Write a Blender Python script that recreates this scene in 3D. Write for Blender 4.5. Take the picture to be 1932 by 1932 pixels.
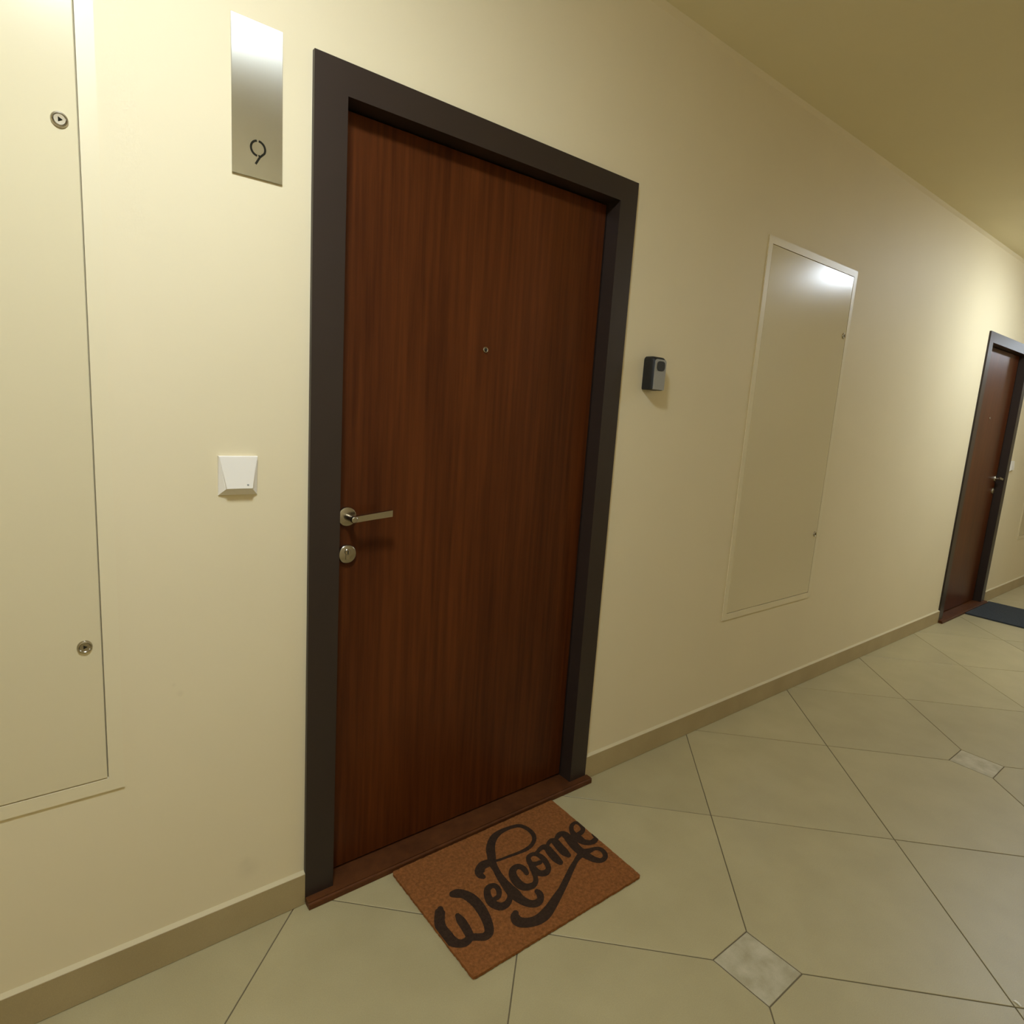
import bpy, bmesh, math, random
import numpy as np
from mathutils import Vector, Matrix
random.seed(7)
scene = bpy.context.scene
for o in list(bpy.data.objects):
    bpy.data.objects.remove(o)
COL = scene.collection

# ---------------------------------------------------------------- camera
cam_data = bpy.data.cameras.new('camera')
cam = bpy.data.objects.new('camera', cam_data)
COL.objects.link(cam)
rt = Vector((0.785472, -0.615525, 0.064514))
up = Vector((0.051059, 0.168332, 0.984407))
fw = Vector((0.616787, 0.769931, -0.163648))
m = Matrix((rt, up, -fw)).transposed().to_4x4()
m.translation = Vector((-0.54423, -1.47613, 1.35992))
cam.matrix_world = m
cam_data.sensor_width = 36.0
cam_data.lens = 1171.86 / 1932 * 36.0
cam_data.clip_start = 0.02
scene.camera = cam

# ---------------------------------------------------------------- world, exposure
world = bpy.data.worlds.new('world')
scene.world = world
world.use_nodes = True
world.node_tree.nodes['Background'].inputs[0].default_value = (0.9, 0.85, 0.7, 1)
world.node_tree.nodes['Background'].inputs[1].default_value = 0.02
scene.view_settings.view_transform = 'Standard'
scene.view_settings.look = 'None'
scene.view_settings.gamma = 1.0
scene.view_settings.exposure = 0.0
scene.view_settings.use_curve_mapping = False
scene.cycles.max_bounces = 14
scene.cycles.diffuse_bounces = 8

LAMP_COLOUR = (1.0, 1.13, 1.27)
LAMP_STRENGTH = 137.0
LAMPS = [(-0.42, -0.93), (4.66, -0.93), (9.74, -0.93), (-5.50, -0.93)]  # one lamp by each door, then two added unseen fill lamps

# ---------------------------------------------------------------- dimensions (metres)
H = 2.641            # ceiling height
YB = -1.80           # opposite corridor wall
XL, XR = -7.2, 13.4   # corridor ends
D = 0.86166          # floor tile diagonal
X0, Y0 = 0.86462, -0.83688
DW = 1.063           # outer width of a door frame
DH = 2.10            # outer height of a door frame
DOOR_A, DOOR_B = 0.0, 4.735

# ---------------------------------------------------------------- helpers
def link(name, mesh, parent=None, mat=None):
    o = bpy.data.objects.new(name, mesh)
    COL.objects.link(o)
    if parent is not None:
        o.parent = parent
    if mat is not None:
        for mm in (mat if isinstance(mat, (list, tuple)) else [mat]):
            mesh.materials.append(mm)
    return o

def empty(name, loc=(0, 0, 0)):
    o = bpy.data.objects.new(name, None)
    o.empty_display_size = 0.1
    o.location = loc
    COL.objects.link(o)
    return o

def tag(o, label=None, cat=None, group=None, kind=None):
    if label: o['label'] = label
    if cat: o['category'] = cat
    if group: o['group'] = group
    if kind: o['kind'] = kind
    return o

def box(bm, x0, x1, y0, y1, z0, z1, bevel=0.0, seg=2):
    r = bmesh.ops.create_cube(bm, size=1.0)
    vs = r['verts']
    for v in vs:
        v.co = Vector(((x0 + x1) / 2 + v.co.x * (x1 - x0), (y0 + y1) / 2 + v.co.y * (y1 - y0), (z0 + z1) / 2 + v.co.z * (z1 - z0)))
    if bevel > 0:
        es = list({e for v in vs for e in v.link_edges})
        bmesh.ops.bevel(bm, geom=es, offset=bevel, segments=seg, affect='EDGES', profile=0.5)

def finish(name, bm, mat, parent=None, smooth=False):
    me = bpy.data.meshes.new(name)
    bmesh.ops.recalc_face_normals(bm, faces=bm.faces[:])
    bm.to_mesh(me)
    bm.free()
    if smooth:
        for p in me.polygons: p.use_smooth = True
        try:
            me.set_sharp_from_angle(angle=math.radians(35))
        except Exception:
            pass
    return link(name, me, parent, mat)

def boxobj(name, dims, mat, parent=None, bevel=0.0, seg=2):
    bm = bmesh.new()
    box(bm, *dims, bevel=bevel, seg=seg)
    return finish(name, bm, mat, parent)

def lathe(bm, profile, centre, axis='y', n=48):
    """revolve (radius, height) pairs about an axis through centre"""
    rings = []
    for r, h in profile:
        ring = []
        for k in range(n):
            a = 2 * math.pi * k / n
            if axis == 'y':
                p = (centre[0] + r * math.cos(a), centre[1] + h, centre[2] + r * math.sin(a))
            else:
                p = (centre[0] + r * math.cos(a), centre[1] + r * math.sin(a), centre[2] + h)
            ring.append(bm.verts.new(p))
        rings.append(ring)
    for a, b in zip(rings[:-1], rings[1:]):
        for k in range(n):
            bm.faces.new((a[k], a[(k + 1) % n], b[(k + 1) % n], b[k]))
    bm.faces.new(rings[0]); bm.faces.new(rings[-1])

def prism_xz(bm, pts, y0, y1):
    a = [bm.verts.new((x, y0, z)) for x, z in pts]
    b = [bm.verts.new((x, y1, z)) for x, z in pts]
    n = len(pts)
    bm.faces.new(a); bm.faces.new(b[::-1])
    for i in range(n):
        bm.faces.new((a[i], a[(i + 1) % n], b[(i + 1) % n], b[i]))

# ---------------------------------------------------------------- materials
def nodes_of(name):
    mt = bpy.data.materials.new(name)
    mt.use_nodes = True
    nt = mt.node_tree
    return mt, nt, nt.nodes['Principled BSDF']

def simple(name, col, rough=0.5, metal=0.0, spec=0.5, noise=0.0, nscale=40.0, bump=0.0, bscale=200.0):
    mt, nt, b = nodes_of(name)
    b.inputs['Base Color'].default_value = (*col, 1)
    b.inputs['Roughness'].default_value = rough
    b.inputs['Metallic'].default_value = metal
    b.inputs['Specular IOR Level'].default_value = spec
    tc = nt.nodes.new('ShaderNodeTexCoord')
    if noise > 0:
        n = nt.nodes.new('ShaderNodeTexNoise'); n.inputs['Scale'].default_value = nscale
        n.inputs['Detail'].default_value = 5
        nt.links.new(tc.outputs['Object'], n.inputs['Vector'])
        r = nt.nodes.new('ShaderNodeValToRGB')
        r.color_ramp.elements[0].position = 0.3; r.color_ramp.elements[1].position = 0.7
        r.color_ramp.elements[0].color = (*[c * (1 - noise) for c in col], 1)
        r.color_ramp.elements[1].color = (*[min(1, c * (1 + noise)) for c in col], 1)
        nt.links.new(n.outputs['Fac'], r.inputs['Fac'])
        nt.links.new(r.outputs['Color'], b.inputs['Base Color'])
    if bump > 0:
        n2 = nt.nodes.new('ShaderNodeTexNoise'); n2.inputs['Scale'].default_value = bscale
        n2.inputs['Detail'].default_value = 3
        nt.links.new(tc.outputs['Object'], n2.inputs['Vector'])
        bp = nt.nodes.new('ShaderNodeBump'); bp.inputs['Strength'].default_value = bump
        bp.inputs['Distance'].default_value = 0.001
        nt.links.new(n2.outputs['Fac'], bp.inputs['Height'])
        nt.links.new(bp.outputs['Normal'], b.inputs['Normal'])
    return mt

def wall_paint():
    """matt cream emulsion with faint roller texture and two small scuffs"""
    mt = simple('wall_paint', (0.705, 0.61, 0.40), 0.62, noise=0.012, nscale=3.0, bump=0.05, bscale=260)
    nt = mt.node_tree
    b = nt.nodes['Principled BSDF']
    b.inputs['Specular IOR Level'].default_value = 0.35
    src = b.inputs['Base Color'].links[0].from_socket
    geo = nt.nodes.new('ShaderNodeNewGeometry')
    last = src
    for (px, pz, rad, amt) in [(-0.143, 0.165, 0.022, 0.16), (-0.152, 0.19, 0.012, 0.10), (-0.288, 0.677, 0.006, 0.15), (-0.30, 0.70, 0.004, 0.12), (0.02, 0.0, 0.0, 0)][:4]:
        d = nt.nodes.new('ShaderNodeVectorMath'); d.operation = 'DISTANCE'
        d.inputs[1].default_value = (px, 0.0, pz)
        nt.links.new(geo.outputs['Position'], d.inputs[0])
        mr = nt.nodes.new('ShaderNodeMapRange')
        mr.inputs['From Min'].default_value = rad * 1.6; mr.inputs['From Max'].default_value = 0.0
        mr.inputs['To Min'].default_value = 0.0; mr.inputs['To Max'].default_value = amt
        nt.links.new(d.outputs['Value'], mr.inputs['Value'])
        mx = nt.nodes.new('ShaderNodeMixRGB')
        mx.inputs[2].default_value = (0.35, 0.29, 0.18, 1)
        nt.links.new(mr.outputs['Result'], mx.inputs[0])
        nt.links.new(last, mx.inputs[1])
        last = mx.outputs[0]
    nt.links.new(last, b.inputs['Base Color'])
    return mt

def veneer(name, dark, light, rough, fx=70.0, fz=2.2):
    """straight-grained wood veneer, grain along z"""
    mt, nt, b = nodes_of(name)
    tc = nt.nodes.new('ShaderNodeTexCoord')
    mp = nt.nodes.new('ShaderNodeMapping'); mp.inputs['Scale'].default_value = (fx, fx, fz)
    nt.links.new(tc.outputs['Object'], mp.inputs['Vector'])
    n = nt.nodes.new('ShaderNodeTexNoise'); n.inputs['Scale'].default_value = 1.0
    n.inputs['Detail'].default_value = 6; n.inputs['Roughness'].default_value = 0.62
    nt.links.new(mp.outputs['Vector'], n.inputs['Vector'])
    mp2 = nt.nodes.new('ShaderNodeMapping'); mp2.inputs['Scale'].default_value = (7.0, 7.0, 0.9)
    nt.links.new(tc.outputs['Object'], mp2.inputs['Vector'])
    n2 = nt.nodes.new('ShaderNodeTexNoise'); n2.inputs['Scale'].default_value = 1.0; n2.inputs['Detail'].default_value = 3
    nt.links.new(mp2.outputs['Vector'], n2.inputs['Vector'])
    add = nt.nodes.new('ShaderNodeMath'); add.operation = 'MULTIPLY_ADD'
    add.inputs[1].default_value = 0.62
    nt.links.new(n.outputs['Fac'], add.inputs[0])
    mul = nt.nodes.new('ShaderNodeMath'); mul.operation = 'MULTIPLY'; mul.inputs[1].default_value = 0.38
    nt.links.new(n2.outputs['Fac'], mul.inputs[0])
    nt.links.new(mul.outputs[0], add.inputs[2])
    r = nt.nodes.new('ShaderNodeValToRGB')
    r.color_ramp.elements[0].position = 0.36; r.color_ramp.elements[1].position = 0.64
    r.color_ramp.elements[0].color = (*dark, 1); r.color_ramp.elements[1].color = (*light, 1)
    nt.links.new(add.outputs[0], r.inputs['Fac'])
    nt.links.new(r.outputs['Color'], b.inputs['Base Color'])
    b.inputs['Roughness'].default_value = rough
    b.inputs['Specular IOR Level'].default_value = 0.18
    bp = nt.nodes.new('ShaderNodeBump'); bp.inputs['Strength'].default_value = 0.15; bp.inputs['Distance'].default_value = 0.0004
    nt.links.new(n.outputs['Fac'], bp.inputs['Height'])
    nt.links.new(bp.outputs['Normal'], b.inputs['Normal'])
    return mt

def brushed(name, col, rough, aniso=0.0, streak=(3.0, 3.0, 900.0)):
    mt, nt, b = nodes_of(name)
    b.inputs['Base Color'].default_value = (*col, 1)
    b.inputs['Metallic'].default_value = 1.0
    b.inputs['Roughness'].default_value = rough
    if aniso:
        b.inputs['Anisotropic'].default_value = aniso
        tg = nt.nodes.new('ShaderNodeTangent'); tg.direction_type = 'RADIAL'; tg.axis = 'Z'
        nt.links.new(tg.outputs[0], b.inputs['Tangent'])
    tc = nt.nodes.new('ShaderNodeTexCoord')
    mp = nt.nodes.new('ShaderNodeMapping'); mp.inputs['Scale'].default_value = streak
    nt.links.new(tc.outputs['Object'], mp.inputs['Vector'])
    n = nt.nodes.new('ShaderNodeTexNoise'); n.inputs['Scale'].default_value = 1.0; n.inputs['Detail'].default_value = 2
    nt.links.new(mp.outputs['Vector'], n.inputs['Vector'])
    bp = nt.nodes.new('ShaderNodeBump'); bp.inputs['Strength'].default_value = 0.25; bp.inputs['Distance'].default_value = 0.0002
    nt.links.new(n.outputs['Fac'], bp.inputs['Height'])
    nt.links.new(bp.outputs['Normal'], b.inputs['Normal'])
    return mt

def tile_material(name, base, vein, rough, vscale=6.0, tone=0.05, lo=0.35, hi=0.7):
    """stoneware: clouded body, fine speckle, small tone difference from tile to tile"""
    mt, nt, b = nodes_of(name)
    geo = nt.nodes.new('ShaderNodeNewGeometry')
    info = nt.nodes.new('ShaderNodeObjectInfo')
    off = nt.nodes.new('ShaderNodeVectorMath'); off.operation = 'MULTIPLY_ADD'
    comb = nt.nodes.new('ShaderNodeCombineXYZ')
    nt.links.new(info.outputs['Random'], comb.inputs[0]); nt.links.new(info.outputs['Random'], comb.inputs[1])
    nt.links.new(comb.outputs[0], off.inputs[0]); off.inputs[1].default_value = (37, 91, 13)
    nt.links.new(geo.outputs['Position'], off.inputs[2])
    n = nt.nodes.new('ShaderNodeTexNoise'); n.inputs['Scale'].default_value = vscale; n.inputs['Detail'].default_value = 6
    nt.links.new(off.outputs[0], n.inputs['Vector'])
    r = nt.nodes.new('ShaderNodeValToRGB')
    r.color_ramp.elements[0].position = lo; r.color_ramp.elements[1].position = hi
    r.color_ramp.elements[0].color = (*vein, 1); r.color_ramp.elements[1].color = (*base, 1)
    nt.links.new(n.outputs['Fac'], r.inputs['Fac'])
    sp = nt.nodes.new('ShaderNodeTexNoise'); sp.inputs['Scale'].default_value = 420; sp.inputs['Detail'].default_value = 2
    nt.links.new(geo.outputs['Position'], sp.inputs['Vector'])
    mr0 = nt.nodes.new('ShaderNodeMapRange')
    mr0.inputs['From Min'].default_value = 0.3; mr0.inputs['From Max'].default_value = 0.7
    mr0.inputs['To Min'].default_value = 0.94; mr0.inputs['To Max'].default_value = 1.05
    nt.links.new(sp.outputs['Fac'], mr0.inputs['Value'])
    mr = nt.nodes.new('ShaderNodeMapRange')
    mr.inputs['To Min'].default_value = 1 - tone; mr.inputs['To Max'].default_value = 1 + tone
    nt.links.new(info.outputs['Random'], mr.inputs['Value'])
    mu = nt.nodes.new('ShaderNodeMath'); mu.operation = 'MULTIPLY'
    nt.links.new(mr.outputs[0], mu.inputs[0]); nt.links.new(mr0.outputs[0], mu.inputs[1])
    sc = nt.nodes.new('ShaderNodeVectorMath'); sc.operation = 'SCALE'
    nt.links.new(r.outputs['Color'], sc.inputs[0]); nt.links.new(mu.outputs[0], sc.inputs['Scale'])
    nt.links.new(sc.outputs[0], b.inputs['Base Color'])
    b.inputs['Roughness'].default_value = rough
    bp = nt.nodes.new('ShaderNodeBump'); bp.inputs['Strength'].default_value = 0.12; bp.inputs['Distance'].default_value = 0.0006
    nt.links.new(sp.outputs['Fac'], bp.inputs['Height'])
    nt.links.new(bp.outputs['Normal'], b.inputs['Normal'])
    return mt

M = {}
M['wall'] = wall_paint()
M['ceiling'] = simple('ceiling_paint', (0.78, 0.71, 0.50), 0.8, spec=0.2, noise=0.01, nscale=4, bump=0.1)
M['tile'] = tile_material('floor_tile', (0.41, 0.345, 0.18), (0.375, 0.313, 0.16), 0.42)
M['inset'] = tile_material('inset_tile', (0.50, 0.445, 0.30), (0.36, 0.31, 0.185), 0.4, vscale=22, lo=0.33, hi=0.68)
M['skirting'] = tile_material('skirting_tile', (0.40, 0.31, 0.155), (0.355, 0.27, 0.13), 0.5)
M['grout'] = simple('grout', (0.13, 0.10, 0.05), 0.9, noise=0.1)
M['leaf'] = veneer('door_veneer', (0.048, 0.0108, 0.0021), (0.100, 0.0255, 0.0048), 0.36)
M['sill'] = veneer('sill_wood', (0.060, 0.019, 0.0055), (0.105, 0.035, 0.0095), 0.5, fx=20, fz=20)
M['frame'] = simple('frame_lacquer', (0.029, 0.0185, 0.0135), 0.38, spec=0.36, noise=0.05, nscale=8, bump=0.05)
M['steel'] = brushed('satin_nickel', (0.43, 0.385, 0.30), 0.25, streak=(40, 40, 40))
M['plate'] = brushed('brushed_plate', (0.64, 0.625, 0.55), 0.24, aniso=0.95, streak=(900, 3, 6))
M['dark'] = simple('dark_print', (0.016, 0.014, 0.008), 0.9, spec=0.1)
M['panel'] = simple('enamel_panel', (0.64, 0.555, 0.355), 0.22, spec=0.32, noise=0.01, nscale=2, bump=0.06, bscale=120)
M['panel_frame'] = simple('enamel_frame', (0.70, 0.61, 0.40), 0.4, spec=0.5)
M['sealant'] = simple('sealant', (0.53, 0.45, 0.275), 0.7, spec=0.2)
M['gap'] = simple('shadow_gap', (0.42, 0.36, 0.22), 0.9)
M['white'] = simple('white_plastic', (0.76, 0.71, 0.62), 0.35)
M['lens'] = simple('indicator_lens', (0.35, 0.36, 0.34), 0.3)
M['black'] = simple('black_plastic', (0.014, 0.0135, 0.012), 0.5, spec=0.35, bump=0.1, bscale=300)
M['silver'] = simple('grey_metallic_cover', (0.30, 0.29, 0.26), 0.45, metal=0.3)
M['coir'] = simple('coir', (0.235, 0.088, 0.024), 0.9, spec=0.1, noise=0.25, nscale=120, bump=0.6, bscale=400)
M['ink'] = simple('dark_dyed_coir', (0.036, 0.020, 0.011), 0.9, spec=0.1, noise=0.2, nscale=150)
M['mat_grey'] = simple('dark_grey_mat', (0.045, 0.05, 0.052), 0.9, spec=0.1, noise=0.15, nscale=90, bump=0.5, bscale=400)
M['paper'] = simple('white_scrap', (0.85, 0.82, 0.72), 0.6)
M['rubber'] = simple('mat_backing', (0.03, 0.028, 0.025), 0.8)

def emitter(name, col, strength):
    mt = bpy.data.materials.new(name); mt.use_nodes = True
    nt = mt.node_tree; nt.nodes.clear()
    e = nt.nodes.new('ShaderNodeEmission'); out = nt.nodes.new('ShaderNodeOutputMaterial')
    e.inputs[0].default_value = (*col, 1); e.inputs[1].default_value = strength
    nt.links.new(e.outputs[0], out.inputs[0])
    return mt
M['glow'] = emitter('opal_diffuser_glow', LAMP_COLOUR, LAMP_STRENGTH)

# ---------------------------------------------------------------- room shell
PANELS = [(-1.262, -0.401, 0.488, 2.125), (1.872, 2.672, 0.488, 2.118), (6.50, 7.30, 0.488, 2.12)]   # outer edges of the three access panels
def front_wall():
    holes = []
    for dx in (DOOR_A, DOOR_B):
        holes.append((dx + 0.03, dx + DW - 0.03, 0.0, DH - 0.03))
    for x0, x1, z0, z1 in PANELS:
        holes.append((x0 + 0.012, x1 - 0.012, z0 + 0.012, z1 - 0.012))
    holes.sort()
    bm = bmesh.new()
    x = XL
    for h0, h1, z0, z1 in holes:
        box(bm, x, h0, 0, 0.22, -0.05, H + 0.05)
        if z0 > 0: box(bm, h0, h1, 0, 0.22, -0.05, z0)
        box(bm, h0, h1, 0, 0.22, z1, H + 0.05)
        x = h1
    box(bm, x, XR, 0, 0.22, -0.05, H + 0.05)
    return finish('wall_front', bm, M['wall'])
tag(front_wall(), 'long cream corridor wall holding the doors and flush panels', 'wall', kind='structure')
tag(boxobj('wall_back', (XL, XR, YB - 0.2, YB, -0.05, H + 0.05), M['wall']), 'opposite cream corridor wall behind the viewer', 'wall', kind='structure')
tag(boxobj('wall_left', (XL - 0.2, XL, YB - 0.2, 0.22, -0.05, H + 0.05), M['wall']), 'cream end wall at the left of the corridor', 'wall', kind='structure')
tag(boxobj('wall_right', (XR, XR + 0.2, YB - 0.2, 0.22, -0.05, H + 0.05), M['wall']), 'cream end wall beyond the far door', 'wall', kind='structure')
tag(boxobj('ceiling', (XL, XR, YB, 0, H, H + 0.15), M['ceiling']), 'plain cream plaster ceiling over the corridor', 'ceiling', kind='structure')

# small plaster fillet between wall and ceiling
bm = bmesh.new()
pr = [(0.0, H), (0.0, H - 0.015), (-0.015, H)]
a = [bm.verts.new((XL, y, z)) for y, z in pr]; b = [bm.verts.new((XR, y, z)) for y, z in pr]
bm.faces.new(a); bm.faces.new(b[::-1])
for i in range(3): bm.faces.new((a[i], a[(i + 1) % 3], b[(i + 1) % 3], b[i]))
tag(finish('trim_1', bm, M['wall']), 'narrow angled plaster strip where the wall meets the ceiling', 'trim', kind='structure')

# floor: grout bed plus every tile as a part of it
floor = tag(boxobj('floor', (XL, XR, YB, 0.0, -0.05, -0.0016), M['grout']), 'corridor floor of large beige tiles laid diagonally', 'floor', kind='structure')

def clip(poly, nx, ny, c):
    """keep the side nx*x + ny*y <= c"""
    out = []
    for i in range(len(poly)):
        p, q = poly[i], poly[(i + 1) % len(poly)]
        dp, dq = nx * p[0] + ny * p[1] - c, nx * q[0] + ny * q[1] - c
        if dp <= 0: out.append(p)
        if (dp < 0 < dq) or (dq < 0 < dp):
            t = dp / (dp - dq)
            out.append((p[0] + t * (q[0] - p[0]), p[1] + t * (q[1] - p[1])))
    return out
def area(p):
    return 0.5 * sum(p[i][0] * p[(i + 1) % len(p)][1] - p[(i + 1) % len(p)][0] * p[i][1] for i in range(len(p)))
def slab(name, poly, top, mat, thick=0.008, chamfer=0.0009):
    n = len(poly)
    cx = sum(p[0] for p in poly) / n; cy = sum(p[1] for p in poly) / n
    if area(poly) < 0: poly = poly[::-1]
    inner = []
    for i in range(n):
        p0, p1, p2 = Vector(poly[i - 1]), Vector(poly[i]), Vector(poly[(i + 1) % n])
        e1 = (p1 - p0).normalized(); e2 = (p2 - p1).normalized()
        n1 = Vector((-e1.y, e1.x)); n2 = Vector((-e2.y, e2.x))
        k = (n1 + n2); k = k / max(0.3, k.dot(n1))
        inner.append(p1 + k * chamfer)
    vs = [(p[0] - cx, p[1] - cy, 0.0) for p in inner] + [(p[0] - cx, p[1] - cy, -chamfer * 0.8) for p in poly] + [(p[0] - cx, p[1] - cy, -thick) for p in poly]
    fs = [tuple(range(n))]
    for k in (0, n):
        for i in range(n):
            j = (i + 1) % n
            fs.append((k + i, k + n + i, k + n + j, k + j))
    me = bpy.data.meshes.new(name); me.from_pydata(vs, [], fs); me.update()
    o = link(name, me, floor, mat)
    o.location = (cx, cy, top)
    return o
G = 0.0016           # half a joint
Q = 0.110            # half diagonal of an inset
s2 = math.sqrt(0.5)
def g(i, j): return (X0 + (i + j) * D / 2, Y0 + (j - i) * D / 2)
for i in range(-22, 24):
    for j in range(-22, 24):
        cx, cy = g(i + .5, j + .5)
        if cx < XL - D or cx > XR + D or cy > D / 2 or cy < YB - D / 2: continue
        poly = [g(i, j), g(i + 1, j), g(i + 1, j + 1), g(i, j + 1)]
        c0 = D * s2 / 2 - G
        for nx, ny in ((s2, s2), (s2, -s2), (-s2, s2), (-s2, -s2)):
            poly = clip(poly, nx, ny, nx * cx + ny * cy + c0)
        for (a_, b_) in ((i, j), (i + 1, j), (i + 1, j + 1), (i, j + 1)):
            if (a_ == b_) and a_ % 2 == 0:          # an inset sits on this crossing
                gx, gy = g(a_, b_)
                nx = (1 if gx > cx + 1e-6 else -1 if gx < cx - 1e-6 else 0); ny = (1 if gy > cy + 1e-6 else -1 if gy < cy - 1e-6 else 0)
                poly = clip(poly, nx, ny, nx * gx + ny * gy - (Q * s2 + G))
        poly = clip(poly, 1, 0, XR - .001); poly = clip(poly, -1, 0, -XL - .001)
        poly = clip(poly, 0, 1, -0.002); poly = clip(poly, 0, -1, -YB - .002)
        if len(poly) < 3 or abs(area(poly)) < 1e-4: continue
        slab('tile', poly, random.uniform(-0.0002, 0.0002), M['tile'])
for k in range(-10, 16, 2):
    gx, gy = g(k, k)
    if XL + .1 < gx < XR - .1:
        h = Q * s2 - G
        slab('inset_tile', [(gx - h, gy - h), (gx + h, gy - h), (gx + h, gy + h), (gx - h, gy + h)], 0.0, M['inset'])

# skirting of tile strips, broken by the doors
BH = 0.092
def skirting(name, x0, x1, label, y0=-0.0115, y1=0.0):
    bm = bmesh.new()
    box(bm, x0, x1, y0, y1, 0.0012, BH)
    es = [e for e in bm.edges if all(v.co.z > BH - 1e-4 for v in e.verts) and all(abs(v.co.y - y0) < 1e-5 for v in e.verts)]
    bmesh.ops.bevel(bm, geom=es, offset=0.0015, segments=1, affect='EDGES')
    o = finish(name, bm, M['skirting'])
    ya, yb = (y0, y1) if y1 == 0.0 else (y1, y0)
    bm = bmesh.new()
    pr = [(ya + (0.0005 if ya < yb else -0.0005), BH - 0.0005), (yb, BH - 0.0005), (yb, BH + 0.0050)]
    a = [bm.verts.new((x0, y, z)) for y, z in pr]; b = [bm.verts.new((x1, y, z)) for y, z in pr]
    bm.faces.new(a); bm.faces.new(b[::-1])
    for i in range(3): bm.faces.new((a[i], a[(i + 1) % 3], b[(i + 1) % 3], b[i]))
    tag(finish('sealant_bead', bm, M['sealant'], o), 'pale sloping bead along the top edge')
    return tag(o, label, 'baseboard', kind='structure')
skirting('baseboard_left', XL, DOOR_A - 0.0005, 'tan tile baseboard on the wall left of the near door')
skirting('baseboard_right', DOOR_A + DW + 0.0005, DOOR_B - 0.0005, 'tan tile baseboard between the two brown doors')
skirting('baseboard_far', DOOR_B + DW + 0.0005, XR, 'short stretch of tan tile baseboard beyond the far door')
skirting('baseboard_back', XL, XR, 'tan tile baseboard along the opposite corridor wall', YB, YB + 0.0115)

# ---------------------------------------------------------------- doors
LEAF_Y = 0.046
def flip(f, x):      # a door is drawn with its handle on the left; the far one is mirrored
    return DW - x if f else x
def xr(f, a, b):
    a, b = flip(f, a), flip(f, b)
    return (min(a, b), max(a, b))

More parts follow.
